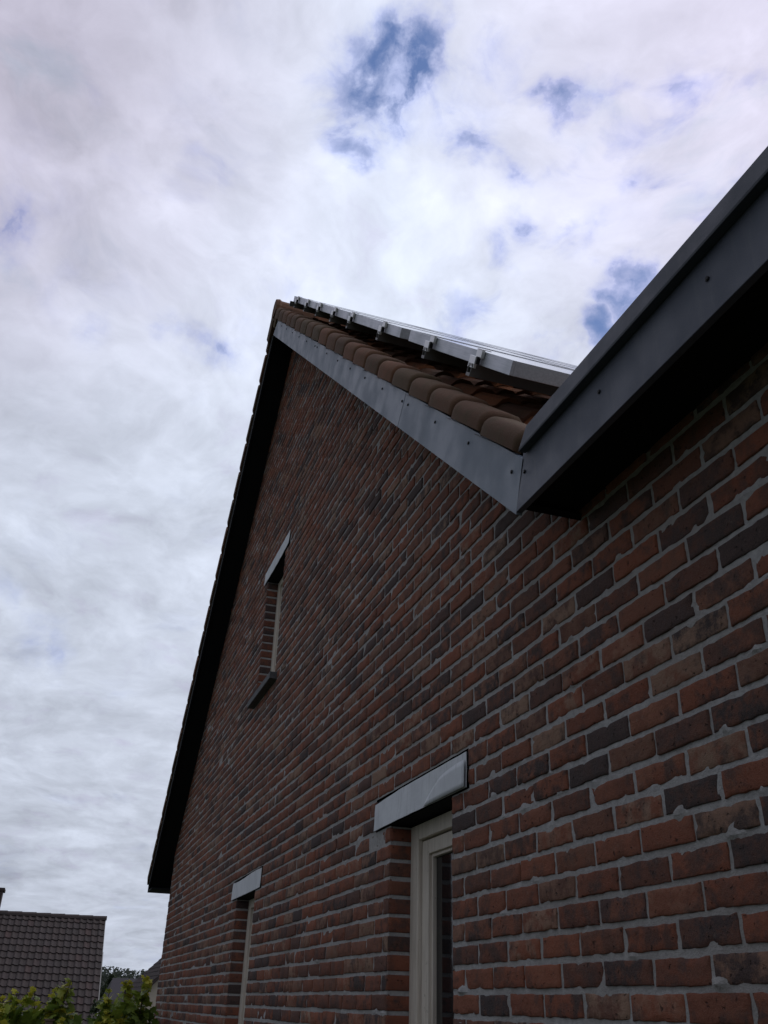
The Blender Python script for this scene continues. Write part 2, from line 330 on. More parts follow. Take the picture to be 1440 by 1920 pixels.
def wall_range(z):
    """x range of the wall face at height z, inside the soffit"""
    n0 = 0.035
    if z < 1.22: return XL, XR
    xl = APX[0] - (APX[1] + n0 / CT - z) / math.tan(TH); xr = APX[0] + (APX[1] + n0 / CT - z) / math.tan(TH)
    return max(XL, xl), min(XR, xr) if z > 1.26 else XR
def intervals(z):
    a, b = wall_range(z)
    if a >= b: return []
    cuts = [(o[0], o[1]) for o in OPEN if o[2] < z < o[3]]
    cuts += [(l[0], l[1]) for l, zz in zip(LINT, LINZ) if zz[0] - .01 < z < zz[1] + .01]
    cuts += [(s_[0], s_[1]) for s_ in SILL if s_ and s_[2] < z < s_[3]]
    cuts.sort(); res = []; x = a
    for c in cuts:
        if c[0] > x: res.append((x, c[0]))
        x = max(x, c[1])
    if x < b: res.append((x, b))
    return res

V = []; F = []; MI = []; CI = []; nv = 0
def add_grid(X, Y, Z, mi, cid):
    """X, Y, Z arrays [rows, cols]"""
    global nv
    r, c = X.shape
    V.append(np.stack([X.ravel(), Y.ravel(), Z.ravel()], 1))
    idx = np.arange(r * c).reshape(r, c) + nv
    q = np.stack([idx[:-1, :-1].ravel(), idx[:-1, 1:].ravel(), idx[1:, 1:].ravel(), idx[1:, :-1].ravel()], 1)
    F.append(q); MI.append(np.full(len(q), mi)); CI.append(np.tile(np.array(cid, float), (len(q), 1))); nv += r * c

def lerp_axis(a, b, n, inset):
    """grid coordinates with an extra ring near both ends"""
    t = np.linspace(a + inset, b - inset, n); return np.concatenate([[a], [a + inset * 0.35], t, [b - inset * 0.35], [b]])
def brick_face(x0, x1, z0, z1, lod, seed):
    nx, nz = {0: (11, 5), 1: (5, 3), 2: (2, 2)}[lod]
    jx = RNG.normal(0, 0.0012, 2); jz = RNG.normal(0, 0.0011, 2)
    x0 += jx[0]; x1 += jx[1]; z0 += jz[0]; z1 += jz[1]
    ins = min(0.0036, (x1 - x0) * 0.2)
    xs = lerp_axis(x0, x1, nx, ins); zs = lerp_axis(z0, z1, nz, ins)
    X, Z = np.meshgrid(xs, zs)
    u = np.minimum(np.minimum(X - x0, x1 - X), np.minimum(Z - z0, z1 - Z)) / ins
    prof = np.where(u <= 0.01, (0.0125 if lod < 2 else .008), np.where(u < 0.9, 0.0012, 0.0))
    proud = (-0.0021 if lod < 2 else -0.0014) + RNG.normal(0, 0.0009)
    Y = prof + proud + 0.0012 * fbm(X * 45 + seed * 7.7, Z * 60 + seed * 3.3, 3)
    # frayed outline: where the noise is high the arris is broken back under the mortar
    edge = np.clip(1.6 - u, 0, 1)
    nz_ = fbm(X * 38 + seed * 1.37, Z * 38 - seed * 2.1, 9)
    Y = Y + edge * np.clip(nz_ - 0.14, 0, 1) * 0.020
    X = X + edge * 0.0032 * fbm(Z * 70 + seed, X * 25 + 9, 17); Z = Z + edge * 0.0034 * fbm(X * 55 + 4, seed * 1.9 + Z * 20, 23)
    tilt = RNG.normal(0, 0.006)
    Y = Y + (X - (x0 + x1) / 2) * tilt * 0.35 + (Z - (z0 + z1) / 2) * RNG.normal(0, 0.02)
    add_grid(X, Y, Z, 0, tuple(RNG.random(3)))

# bursts of squeezed-out mortar on the bed joints close to the camera
BL = [(RNG.uniform(-4.6, 0.2), (RNG.integers(-10, 20)) * H_C + ZC + RNG.normal(0, 0.004), RNG.uniform(0.006, 0.015), RNG.uniform(0.003, 0.007)) for _ in range(230)]
# the larger lumps the photograph shows at the near right
BL += [(-1.455, 5 * H_C + ZC + .008, 0.021, 0.010), (-1.30, 5 * H_C + ZC + .005, 0.014, 0.008), (-1.62, 6 * H_C + ZC + .004, 0.016, 0.009), (-1.56, 1 * H_C + ZC + .010, 0.015, 0.010), (-1.44, 8 * H_C + ZC + .005, 0.014, 0.008), (-2.75, 1 * H_C + ZC + .006, 0.018, 0.009)]
BLA = np.array(BL)
def mortar_patch(x0, x1, z0, z1):
    for a, b, dx, dz in ((x0, min(x1, -4.4), 0.07, 0.03), (max(x0, -4.4), x1, 0.011, 0.0078)):
        if b - a < 0.002: continue
        nx = max(2, int(math.ceil((b - a) / dx)) + 1); nz = max(2, int(round((z1 - z0) / dz)) + 1)
        X, Z = np.meshgrid(np.linspace(a, b, nx), np.linspace(z0, z1, nz))
        Y = 0.0021 + 0.0015 * fbm(X * 22, Z * 22, 5) + 0.0014 * fbm(X * 90, Z * 90, 6)
        if dx < 0.05:
            near = BLA[(BLA[:, 0] > a - .06) & (BLA[:, 0] < b + .06) & (abs(BLA[:, 1] - (z0 + z1) / 2) < .1)]
            for bx, bz, br, bh in near:
                d2 = ((X - bx) / (br * 1.5)) ** 2 + ((Z - bz) / (br * 0.8)) ** 2
                Y = Y - bh * np.exp(-d2 * 1.2) * (1 + 1.6 * fbm(X * 90, Z * 90, 8))
        add_grid(X, Y, Z, 1, (0.5, 0.5, 0.5))

v_lo = int(math.floor((ZB - ZC) / H_C)); v_hi = int(math.ceil((APX[1] + 0.1 - ZC) / H_C))
for v in range(v_lo, v_hi):
    z0 = v * H_C + ZC; z1 = z0 + H_C; zm = (z0 + z1) / 2
    off = (0.5 if v % 2 else 0.0) * L_B
    for a, b in intervals(zm):
        mortar_patch(a, b, z0, z1)
        k0 = int(math.floor((a - S0 - off) / L_B)) - 1
        x = S0 + off + k0 * L_B
        while x < b:
            xa = max(x, a); xb = min(x + L_B, b)
            if xb - xa > 0.03:
                xc = (xa + xb) / 2
                lod = 0 if xc > -3.6 else (1 if xc > -7.2 else 2)
                j = 0.0050
                brick_face(xa + (j if xa > a + .001 else 0.002), xb - (j if xb < b - .001 else 0.002), z0 + (0.0058 if lod < 2 else .0048), z1 - (0.0058 if lod < 2 else .0048), lod, v * 31.7 + x * 5.3)
            x += L_B
# brick reveals of the three openings (left and right jambs)
def reveal(xj, sgn, y1, za, zb, seed):
    v = int(round((za - ZC) / H_C))
    while v * H_C + ZC < zb - 0.01:
        z0 = max(za, v * H_C + ZC); z1 = min(zb, z0 + H_C)
        ys, zs = np.meshgrid(np.linspace(0.002, y1, 9), np.linspace(z0, z1, 7))
        add_grid(xj - sgn * (0.004 + 0.002 * fbm(ys * 30, zs * 30, seed)), ys, zs, 1, (.5, .5, .5))
        ya, yb = -0.0005, y1
        t = np.array([0, 0.002, 0.008, 0.03, 0.05, 0.07, 0.08]) / 0.08 * (yb - ya) + ya
        zz = lerp_axis(z0 + 0.006 + RNG.normal(0, .001), z1 - 0.006 + RNG.normal(0, .001), 4, 0.005)
        Yg, Zg = np.meshgrid(t, zz)
        u = np.minimum(Zg - zz[0], zz[-1] - Zg) / 0.005
        dep = np.where(u <= 0.01, 0.010, np.where(u < .9, 0.0015, 0)) - 0.001 + 0.0012 * fbm(Yg * 50 + v, Zg * 50 + seed, 4)
        dep = dep + np.where(Yg < 0.001, 0.004, 0)
        add_grid(xj - sgn * dep, Yg, Zg, 0, tuple(RNG.random(3) * np.array([0.8, 0.7, 1])))
        v += 1
for i, (a, b, za, zb) in enumerate(OPEN):
    reveal(a, 1, 0.13, za, zb, 40 + i); reveal(b, -1, 0.13, za, zb, 50 + i)
# plain backing behind the face, and the other sides of the house (plain brick-coloured grids)
bk = MB()
def quad(ps, mi=1): bk.poly(ps, mi)
Vn = np.concatenate(V); Fn = np.concatenate(F); MIn = np.concatenate(MI); CIn = np.concatenate(CI)
extra_v = []; extra_f = []; extra_m = []; extra_c = []
def ex(ps, mi=0, cid=(.5, .4, .5)):
    i = len(Vn) + len(extra_v); extra_v.extend(ps); extra_f.append(tuple(range(i, i + len(ps)))); extra_m.append(mi); extra_c.append(cid)
for v in range(v_lo, int((1.15 - ZC) / H_C)):     # left return wall, course by course
    z0 = v * H_C + ZC + .006; z1 = z0 + H_C - .012
    k = 0; y = 0.0 if v % 2 else -L_B / 2
    while y < DEPTH:
        a = max(y + .005, 0.0); b = min(y + L_B - .005, DEPTH)
        if b > a: ex([(XL, b, z0), (XL, a, z0), (XL, a, z1), (XL, b, z1)], 0, tuple(RNG.random(3)))
        y += L_B
ex([(XL + .004, DEPTH, ZB), (XL + .004, 0.004, ZB), (XL + .004, 0.004, 1.2), (XL + .004, DEPTH, 1.2)], 1)
ex([(XR, 0, ZB), (XR, DEPTH, ZB), (XR, DEPTH, 1.2), (XR, 0, 1.2)], 0)
ex([(XL, DEPTH, ZB), (XR, DEPTH, ZB), (XR, DEPTH, 1.2), (XL, DEPTH, 1.2)], 0)
ex([(XL, DEPTH, 1.2), (-2.1, DEPTH, 1.2), (APX[0], DEPTH, 5.15)], 0)
for a, b, za, zb in OPEN:                          # underside of the lintels and bottom of the openings
    pass
    ex([(a, 0.0, za), (a, 0.14, za), (b, 0.14, za), (b, 0.0, za)], 1)
Vn = np.concatenate([Vn, np.array(extra_v)]) - np.array(HO)
me = bpy.data.meshes.new('wall')
loops = np.concatenate([Fn.ravel(), np.array([i for f in extra_f for i in f])])
tot = np.concatenate([np.full(len(Fn), 4), np.array([len(f) for f in extra_f])])
me.vertices.add(len(Vn)); me.vertices.foreach_set('co', Vn.astype(np.float32).ravel())
me.loops.add(len(loops)); me.loops.foreach_set('vertex_index', loops.astype(np.int32))
me.polygons.add(len(tot)); me.polygons.foreach_set('loop_start', np.concatenate([[0], np.cumsum(tot)[:-1]]).astype(np.int32)); me.polygons.foreach_set('loop_total', tot.astype(np.int32))
me.update(calc_edges=True)
me.polygons.foreach_set('material_index', np.concatenate([MIn, np.array(extra_m)]).astype(np.int32))
at = me.attributes.new('brick_id', 'FLOAT_VECTOR', 'FACE'); at.data.foreach_set('vector', np.concatenate([CIn, np.array(extra_c)]).astype(np.float32).ravel())
me.validate()
wall = new_obj('wall', me, [M['brick'], M['mortar']], house, smooth=True)
try:
    me.set_sharp_from_angle(angle=math.radians(60))
except Exception: pass

# inner floor-to-roof darkness behind the panes: a plain inner lining
b_ = MB(HO)
for x0_, x1_, z0_, z1_ in ((XL + .25, -2.4, -1.55, 1.1),):
    pass

# windows -------------------------------------------------------------
for i, (a, b, za, zb) in enumerate(OPEN):
    fr = MB(HO)
    y0, y1 = 0.083, 0.16; t = 0.078
    fr.box(a, a + t, y0, y1, za, zb); fr.box(b - t, b, y0, y1, za, zb)
    fr.box(a + t, b - t, y0 + .001, y1, zb - 0.055, zb); fr.box(a + t, b - t, y0 + .001, y1, za, za + 0.07)
    win = fr.build('window', M['paint'], house, bevel=0.003)
    win['label'] = ['tall cream window nearest the camera', 'tall cream window further along the wall', 'small cream window high in the gable'][i]
    sh = MB(HO); a2, b2, zb2, za2 = a + t + .006, b - t - .006, zb - 0.061, za + .076; y0, y1 = 0.098, 0.15; t2 = 0.062
    sh.box(a2, a2 + t2, y0, y1, za2, zb2); sh.box(b2 - t2, b2, y0, y1, za2, zb2)
    sh.box(a2 + t2, b2 - t2, y0 + .001, y1, zb2 - 0.05, zb2); sh.box(a2 + t2, b2 - t2, y0 + .001, y1, za2, za2 + t2)
    # glazing bead
    t3 = 0.012
    sh.box(a2 + t2, a2 + t2 + t3, y0 + .012, y1, za2 + t2, zb2 - .05); sh.box(b2 - t2 - t3, b2 - t2, y0 + .012, y1, za2 + t2, zb2 - .05)
    sh.box(a2 + t2 + t3, b2 - t2 - t3, y0 + .012, y1, zb2 - .062, zb2 - .05)
    sh.build('sash', M['paint'], win, bevel=0.003)
    p = MB(HO); p.box(a2 + t2, b2 - t2, 0.125, 0.131, za2 + t2, zb2 - .05); p.build('pane', M['glass'], win)
    sk = MB(HO); sk.box(a + .001, b - .001, 0.16, 0.19, za + .001, zb - .001); sk.build('dark_room_sheet', M['soffit'], win)  # black sheet behind the pane, standing in for the unlit room
    # sheet flashing over the opening, gently buckled, with mortar lip above
    la, lb = LINT[i]; z0, z1 = LINZ[i]
    fl = MB(HO); nx = 40; nz = 6
    vs = []; fs = []
    for r in range(nz + 1):
        for c in range(nx + 1):
            x = la + .004 + (lb - la - .009) * c / nx; tt = r / nz; z = z0 + (z1 - .003 - z0) * tt
            if i == 0: z -= 0.010 * tt * max(0, 1 - c / nx * 3)
            if i == 1: z -= 0.010 * tt * (math.sin(c / nx * 6.0) * .5 + .3)
            y = -0.005 - 0.004 * (1 - tt) - 0.003 * math.sin(c / nx * 5 + i) * (1 - tt) * 0.8 + 0.0006 * math.sin(c * .9 + r)
            vs.append((x, y, z)); vs_n = len(vs)
    for r in range(nz):
        for c in range(nx):
            k = r * (nx + 1) + c; fs.append((k, k + 1, k + nx + 2, k + nx + 1))
    fl.mesh(vs, fs)
    fo = fl.build('lintel_flashing', M['lead'], win)
    so = fo.modifiers.new('solid', 'SOLIDIFY'); so.thickness = 0.002
    if i == 0:      # the loose second sheet lapped over the right third
        l2 = MB(HO); vs = []; fs = []; nx = 18; nz = 5
        for r in range(nz + 1):
            for c in range(nx + 1):
                tx = c / nx; tt = r / nz
                x = lb - .006 - (0.36 - 0.10 * tt - 0.05 * tt * tt) * (1 - tx)
                z = z0 + .0005 + (z1 - z0 - 0.030 - 0.012 * (1 - tx) ** 2) * tt
                y = -0.0125 - 0.0015 * math.sin(tx * 3.0) - 0.003 * (1 - tt) + 0.002 * (1 - tx) ** 3
                vs.append((x, y, z))
        for r in range(nz):
            for c in range(nx):
                k = r * (nx + 1) + c; fs.append((k, k + 1, k + nx + 2, k + nx + 1))
        l2.mesh(vs, fs); o2 = l2.build('flashing_patch', M['lead'], win, smooth=True); so = o2.modifiers.new('solid', 'SOLIDIFY'); so.thickness = 0.002
    # lintel behind the flashing
    ln = MB(HO); ln.box(la + .004, lb - .003, 0.006, 0.13, z0 + .001, z1 + .001); ln.build('lintel', M['soffit'], win)
    if SILL[i]:
        s_ = SILL[i]; sl = MB(HO); sl.box(s_[0], s_[1], -0.050, 0.085, s_[2], s_[3] - .006); sl.build('window_sill', M['stone'], win, bevel=0.004)
    else:
        sl = MB(HO); sl.box(a - .06, b + .06, -0.05, 0.085, za - .055, za - .002); sl.build('window_sill', M['stone'], win, bevel=0.004)

# soffits (dark underside of the overhang) ---------------------------------
sf = MB(HO)
def quadT(mb, T, s0, s1, y0, y1, n0, n1, **k): mb.box(s0, s1, y0, y1, n0, n1, T=T, **k)
SN = 6.045   # slope length of the verge down to its tip
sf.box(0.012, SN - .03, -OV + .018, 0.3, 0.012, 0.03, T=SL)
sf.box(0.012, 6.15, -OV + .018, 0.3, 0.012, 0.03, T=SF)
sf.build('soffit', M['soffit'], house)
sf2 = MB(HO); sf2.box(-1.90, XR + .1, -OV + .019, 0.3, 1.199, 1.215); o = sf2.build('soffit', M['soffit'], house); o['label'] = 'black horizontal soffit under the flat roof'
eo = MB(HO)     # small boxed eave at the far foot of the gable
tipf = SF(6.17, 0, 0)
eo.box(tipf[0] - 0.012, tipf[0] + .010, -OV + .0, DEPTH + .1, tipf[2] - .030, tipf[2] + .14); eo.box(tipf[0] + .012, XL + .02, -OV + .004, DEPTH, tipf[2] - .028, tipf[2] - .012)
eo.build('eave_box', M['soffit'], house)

# verge boards ----------------------------------------------------------
def board(T, s0, s1, skew0, skew1, y, name, m, n0=0.0, n1=0.142):
    mb = MB(HO); y2 = y + .018
    ps = [(s0 , n0), (s1, n0), (s1 + skew1, n1), (s0 + skew0, n1)]
    vs = [T(s, y, n) for s, n in ps] + [T(s, y2, n) for s, n in ps]
    mb.mesh(vs, [(0, 1, 2, 3), (7, 6, 5, 4), (0, 4, 5, 1), (1, 5, 6, 2), (2, 6, 7, 3), (3, 7, 4, 0)])
    return mb.build(name, m, house, bevel=0.0015)
bd = board(SL, 0.0, 4.715, 0.13, 0.004, -OV, 'verge_board', M['board']); bd['label'] = 'upper blue-grey verge board on the near slope'
bd2 = board(SL, 4.719, SN, 0.004, -0.045, -OV, 'verge_board', M['board']); bd2['label'] = 'lower blue-grey verge board ending at the eave corner'
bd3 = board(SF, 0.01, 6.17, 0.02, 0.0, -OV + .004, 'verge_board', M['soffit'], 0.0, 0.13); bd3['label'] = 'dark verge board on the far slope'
def screw(T, s, n, y, parent):
    mb = MB(HO); vs = []; fs = []
    for j, (r, yy) in enumerate([(0.0055, y), (0.0055, y - .003), (0.003, y - .0045)]):
        for k in range(8):
            a = k * math.pi / 4; vs.append(T(s + r * math.cos(a), yy, n + r * math.sin(a)))
    for j in range(2):
        for k in range(8): fs.append((j * 8 + k, j * 8 + (k + 1) % 8, (j + 1) * 8 + (k + 1) % 8, (j + 1) * 8 + k))
    fs.append(tuple(range(16, 24))); mb.mesh(vs, fs); mb.build('screw', M['screw'], parent)
for s, n in [(0.45, .112), (0.80, .112), (1.18, .110), (1.56, .108), (1.95, .110), (2.34, .112), (2.43, .112), (2.81, .110), (3.19, .107), (3.57, .106), (3.95, .104), (4.33, .103)]:
    screw(SL, s, n, -OV, bd)
screw(SL, 4.695, .102, -OV, bd)
for s, n in [(4.79, .102), (5.18, .100), (5.56, .099), (5.945, .094)]: screw(SL, s, n, -OV, bd2)

# horizontal fascia with projecting capping -------------------------------
XT = -1.883; XM = -1.826; ZF0 = 1.148; ZF1 = 1.325
fs_ = MB(HO); vs = [(XT, -OV, ZF0), (XR + .15, -OV, ZF0), (XR + .15, -OV, ZF1), (XM + .008, -OV, ZF1), (XM + .0005, -OV, 1.300)]
vs = vs + [(x, y + .018, z) for x, y, z in vs]
fs_.mesh(vs, [(0, 1, 2, 3, 4), (9, 8, 7, 6, 5), (0, 5, 6, 1), (1, 6, 7, 2), (2, 7, 8, 3), (3, 8, 9, 4), (4, 9, 5, 0)])
fascia = fs_.build('fascia_board', M['fascia'], house, bevel=0.0015)
for k, (x, z) in enumerate([(-1.822, 1.238), (-1.447, 1.238), (-1.052, 1.232), (-0.66, 1.232), (-0.27, 1.235), (0.12, 1.235), (.5, 1.235), (.9, 1.235)]):
    screw(lambda s, y, n: (s, y, n), x, z, -OV, fascia)
ct = MB(HO); y0 = -OV - .022
pr = [(-0.001, 1.287), (y0 + OV, 1.287), (y0 + OV - .0015, 1.292), (y0 + OV, 1.338), (0.02, 1.346), (0.30, 1.330), (0.30, 1.322), (0.0, 1.330)]
pts0 = [(XM + 0.016 + max(0, (1.338 - 1.287) and (z - 1.287)) * 0.95, -OV + y, z) for y, z in pr]; pts1 = [(XR + .16, -OV + y, z) for y, z in pr]
N = len(pr); ct.mesh(pts0 + pts1, [(k, (k + 1) % N, N + (k + 1) % N, N + k) for k in range(N)] + [tuple(range(N))[::-1], tuple(range(N, 2 * N))])
ct.build('roof_edge_trim', M['trim'], house, bevel=0.001)
rf = MB(HO); rf.box(-1.79, XR + .1, -OV + .1, DEPTH, 1.222, 1.318); rf.build('flat_roof', M['gravel'], house)

# roof decking and field tiles -------------------------------------------
dk = MB(HO); dk.box(0.02, SN - .09, -OV + .03, DEPTH, 0.035, 0.13, T=SL); dk.box(0.02, SN, -OV + .03, DEPTH, 0.035, 0.12, T=SF); dk.build('roof_deck', M['soffit'], house)
GA = 0.2835
def field_tiles(T, name, y0, cols, rows, s_start, m, redf=0.0, nbase=0.178):
    mb = MB(HO); cw = 0.20
    prof = [(0.0, 0.012), (0.02, 0.0), (0.06, 0.0), (0.085, 0.010), (0.105, 0.036), (0.13, 0.048), (0.165, 0.046), (0.19, 0.030), (0.205, 0.012)]
    for r in range(rows):
        sa = s_start + r * GA - .05; sb = s_start + (r + 1) * GA
        for c in range(cols):
            cid = rid(); yb = y0 + c * cw; jt = random.gauss(0, .0015); js = random.gauss(0, .003)
            vs = []
            for (s, lift) in ((sa, -0.012), (sb + js, 0.010 + jt), (sb + js, -0.006 + jt)):
                for (y, n) in prof: vs.append(T(s, yb + y, nbase + n + lift))
            k = len(prof); fs = []
            for j in range(2):
                for q in range(k - 1): fs.append((j * k + q, j * k + q + 1, (j + 1) * k + q + 1, (j + 1) * k + q))
            mb.mesh(vs, fs, 0, cid)
    return mb.build(name, m, house, smooth=False)
field_tiles(SL, 'roof_tiles', -0.055, 48, 21, 0.0, M['tile_red'])
field_tiles(SF, 'roof_tiles', -0.055, 48, 21, 0.0, M['tile'], nbase=0.165)
# verge tiles with a rounded shoulder and a flap that hangs over the board
def verge_tiles(T, name, edges, nb, ntop, y_out, m):
    mb = MB(HO); R = 0.042
    for r in range(len(edges) - 1):
        sa, sb = edges[r] - .05, edges[r + 1] - random.uniform(.004, .009)
        dn = random.gauss(0, .002); cid = rid()
        ntop_ = ntop - (.040 * max(0, (edges[r] - 2.5) / 3.3) if T is SL else 0); lf_ = 0.0 if T is SL else .012
        def prof(off, d, ntop=ntop_):
            ps = [(y_out + d + off * .6, nb + off)]
            ps.append((y_out + d, nb + (ntop - nb) * .15))
            cy = y_out + R + .0; cn = ntop - R
            for k in range(8):
                a = math.pi - k * (math.pi / 2) / 7
                ps.append((cy + (R - d) * math.cos(a), cn + (R - d) * math.sin(a)))
            ps += [(y_out + .085, ntop - d + .002), (y_out + .125, ntop - .004 - d), (y_out + .150, ntop - .024 - d), (y_out + .175, ntop - .050 - d)]
            return ps
        e0 = edges[r]
        rows = [(sa, 0.024, -.010), (e0 + .008, 0.023, -.009), (e0 + .011, 0.006, -.004), (e0 + .022, 0.001, -.001), (e0 + .05, 0.0, .0), (sb - .020, 0.0, .006), (sb - .005, 0.003, .005), (sb, 0.009, .002), (sb, 0.024, .001)]
        vs = []; K = len(prof(0, 0))
        for s, d, l in rows:
            if T is SF: l = l * 3.0
            for (y, n) in prof(0, d): vs.append(T(s, y, n + l + dn))
        fs = []
        for j in range(len(rows) - 1):
            for q in range(K - 1): fs.append((j * K + q, j * K + q + 1, (j + 1) * K + q + 1, (j + 1) * K + q))
        mb.mesh(vs, fs, 0, cid)
        # bottom lip of the flap
        a = [T(sa, y_out + .007, nb - .010 + dn), T(sb, y_out + .001, nb + .006 + dn), T(sb, y_out + .016, nb + .006 + dn), T(sa, y_out + .022, nb - .010 + dn)]
        mb.poly(a, 0, cid)
    return mb.build(name, m, house, smooth=True)
en = [-0.10, 0.175, 0.461, 0.750, 1.016, 1.295, 1.590, 1.877, 2.165, 2.460, 2.763, 3.058, 3.335, 3.621, 3.914, 4.204, 4.484, 4.776, 5.062, 5.345, 5.643, 5.949]
vt = verge_tiles(SL, 'verge_tiles', en, 0.143, 0.246, -OV - .012, M['tile'])
ef = [-0.08 + k * 0.286 for k in range(23)]
vt2 = verge_tiles(SF, 'verge_tiles', ef, 0.110, 0.232, -OV - .010, M['tile'])
for o_ in (vt, vt2):
    try: o_.data.set_sharp_from_angle(angle=math.radians(50))
    except Exception: pass
# ridge tiles
rg = MB(HO); rc = (APX[0], APX[1] + 0.262)
k = 0; y = -OV - .016
while y < DEPTH:
    cid = rid(); y1 = y + .36; vs = []; fs = []; n_ = 10
    for yy, R in ((y, .112), (y + .03, .118), (y + .05, .106), (y1 + .02, .098)):
        for q in range(n_ + 1):
            a = math.radians(-28) + q * math.radians(236) / n_
            vs.append((rc[0] + R * math.cos(a), yy, rc[1] + R * math.sin(a) * 1.02))
    for j in range(3):
        for q in range(n_): fs.append((j * (n_ + 1) + q, j * (n_ + 1) + q + 1, (j + 1) * (n_ + 1) + q + 1, (j + 1) * (n_ + 1) + q))
    if k == 0: fs.append(tuple(range(n_ + 1)))
    rg.mesh(vs, fs, 0, cid); y = y1; k += 1
rg.build('ridge_tiles', M['tile'], house, smooth=False)
# end plate of the ridge that hangs down over the far verge
rp = MB(HO); rp.box(-.12, .10, -OV - .020, -OV - .002, 0.10, 0.25, T=SF, cid=rid()); rp.box(-.12, .02, -OV - .008, -OV + .01, 0.06, 0.21, T=SL, cid=rid()); rp.build('ridge_end_piece', M['tile'], house, bevel=.01)

# ------------------------------------------------------------------ solar panels on the near slope
def panel(loc_s, loc_y, ls, ly, label, first=None):
    if first is None:
        r_ = root('solar_panel', SL(loc_s, loc_y, 0.326), label, 'solar panel', 'solar panels on the tiled slope', (0, TH, 0))
        t = .011; h = .048; fr = MB()
        fr.box(0, ls, 0, t, 0, h); fr.box(0, ls, ly - t, ly, 0, h); fr.box(0, t, t, ly - t, 0, h); fr.box(ls - t, ls, t, ly - t, 0, h)
        fr.build('frame', M['alu'], r_, bevel=.001)
        gl = MB(); gl.box(t, ls - t, t, ly - t, h - .008, h - .002); gl.build('glass', M['pv'], r_)
        bs = MB(); bs.box(t, ls - t, t, ly - t, h - .014, h - .0085); bs.build('back_sheet', M['backsheet'], r_)
        return r_
    r_ = first.copy(); COL.objects.link(r_); r_.location = SL(loc_s, loc_y, 0.326); r_['label'] = label
    for ch in first.children:
        c = ch.copy(); COL.objects.link(c); c.parent = r_
    return r_
rows_s = [(0.085, 1.30), (1.40, 1.30), (2.715, 1.30), (4.185, 1.30)]
rn = ['topmost row by the ridge', 'second row below the ridge', 'third row, above the gap', 'lowest row, below the gap']
cn_ = ['at the verge', 'in the second column from the verge', 'in the third column from the verge']
first = None
for r, (s, ls) in enumerate(rows_s):
    for c in range(3):
        p_ = panel(s, -0.10 + c * 1.02, 1.30, 1.0, 'solar panel %s, %s' % (cn_[c], rn[r]), first)
        first = first or p_
rails = [0.10, 0.40, 0.99, 1.61, 2.24, 2.84, 3.68, 4.575, 5.175]
def rail(s, label, firstr):
    if firstr is None:
        r_ = root('mounting_rail', SL(s, -0.128, 0.281), label, 'mounting rail', 'mounting rails under the solar panels', (0, TH, 0))
        mb = MB(); w_ = .040; h = .0445
        mb.box(-w_ / 2, w_ / 2, 0, 3.2, 0, .012); mb.box(-w_ / 2, w_ / 2, 0.0005, 3.2, h - .008, h); mb.box(w_ / 2 - .003, w_ / 2 - .0005, 0.001, 3.2, .012, h - .008); mb.box(-w_ / 2 + .0005, -w_ / 2 + .003, 0.001, 3.2, .012, h - .008)
        mb.build('rail_profile', M['alu_rail'], r_)
        return r_
    r_ = firstr.copy(); COL.objects.link(r_); r_.location = SL(s, -0.128, 0.281); r_['label'] = label
    for ch in firstr.children:
        c = ch.copy(); COL.objects.link(c); c.parent = r_
    return r_
ordn = ['first', 'second', 'third', 'fourth', 'fifth', 'sixth', 'seventh', 'eighth', 'ninth']
fr_ = None
for i, s in enumerate(rails):
    r_ = rail(s, 'dull metal mounting rail under the solar panels, %s counted down from the ridge' % ordn[i], fr_); fr_ = fr_ or r_
    if i == 0: continue
    cb = MB()
    cb.box(-.036, .028, 0.004, .014, .030, .072); cb.box(-.010, .048, .0145, .0265, .068, .0965); cb.box(-.010, .048, .0145, .048, .0968, .100)
    co = cb.build('clamp', M['alu_bright'], r_, bevel=.002)
    cs = MB(); cs.box(.029, .037, .006, .020, .046, .072); cs.build('clamp_screw', M['screw'], r_)
# roof hooks carrying the rails
for s in rails[1:]:
    pass

# ------------------------------------------------------------------ neighbouring house with the brown tiled roof
def tiled_slope(mb, org, a_dir, length, d_dir, slope_len, n_dir, cw, gauge, mi=0, amp=.022, step=.030):
    """corrugated tiles: a_dir along the ridge, d_dir down the slope"""
    A = Vector(a_dir); Dn = Vector(d_dir); Nn = Vector(n_dir); O_ = Vector(org)
    amp = amp * 1.3; nc = int(length / cw); nr = int(slope_len / gauge + .5)
    pf = [(0.0, .1), (.15, 0.0), (.45, 0.05), (.62, .45), (.78, 1.0), (.92, .85), (1.0, .35)]
    for r in range(nr):
        for c in range(nc):
            cid = rid(); vs = []
            for t, l in ((r * gauge - .03, 0.0), ((r + 1) * gauge, step), ((r + 1) * gauge, 0.0)):
                for (f, hgt) in pf: vs.append(O_ + A * ((c + f) * cw) + Dn * (t + random.gauss(0, .003)) + Nn * (hgt * amp + l))
            k = len(pf); fs = []
            for j in range(2):
                for q in range(k - 1): fs.append((j * k + q, j * k + q + 1, (j + 1) * k + q + 1, (j + 1) * k + q))
            mb.mesh(vs, fs, mi, cid)
nh = root('neighbour_house', (-31.9, -5, -1.6), 'neighbouring house with a steep dark brown corrugated tile roof', 'house'); NO = ORIG[nh.name]
a37 = math.radians(38.2); dn = (math.cos(a37), 0, -math.sin(a37)); nn = (math.sin(a37), 0, math.cos(a37)); dnb = (-dn[0], 0, dn[2]); nnb = (-nn[0], 0, nn[2])
mb = MB(NO); tiled_slope(mb, (-31.9, 0.5, 2.17), (0, -1, 0), 12, dn, 5.0, nn, .186, .29); tiled_slope(mb, (-31.9, 0.5, 2.17), (0, -1, 0), 12, dnb, 5.0, nnb, .186, .29)
mb.build('roof_tiles', M['tile_far'], nh, smooth=False)
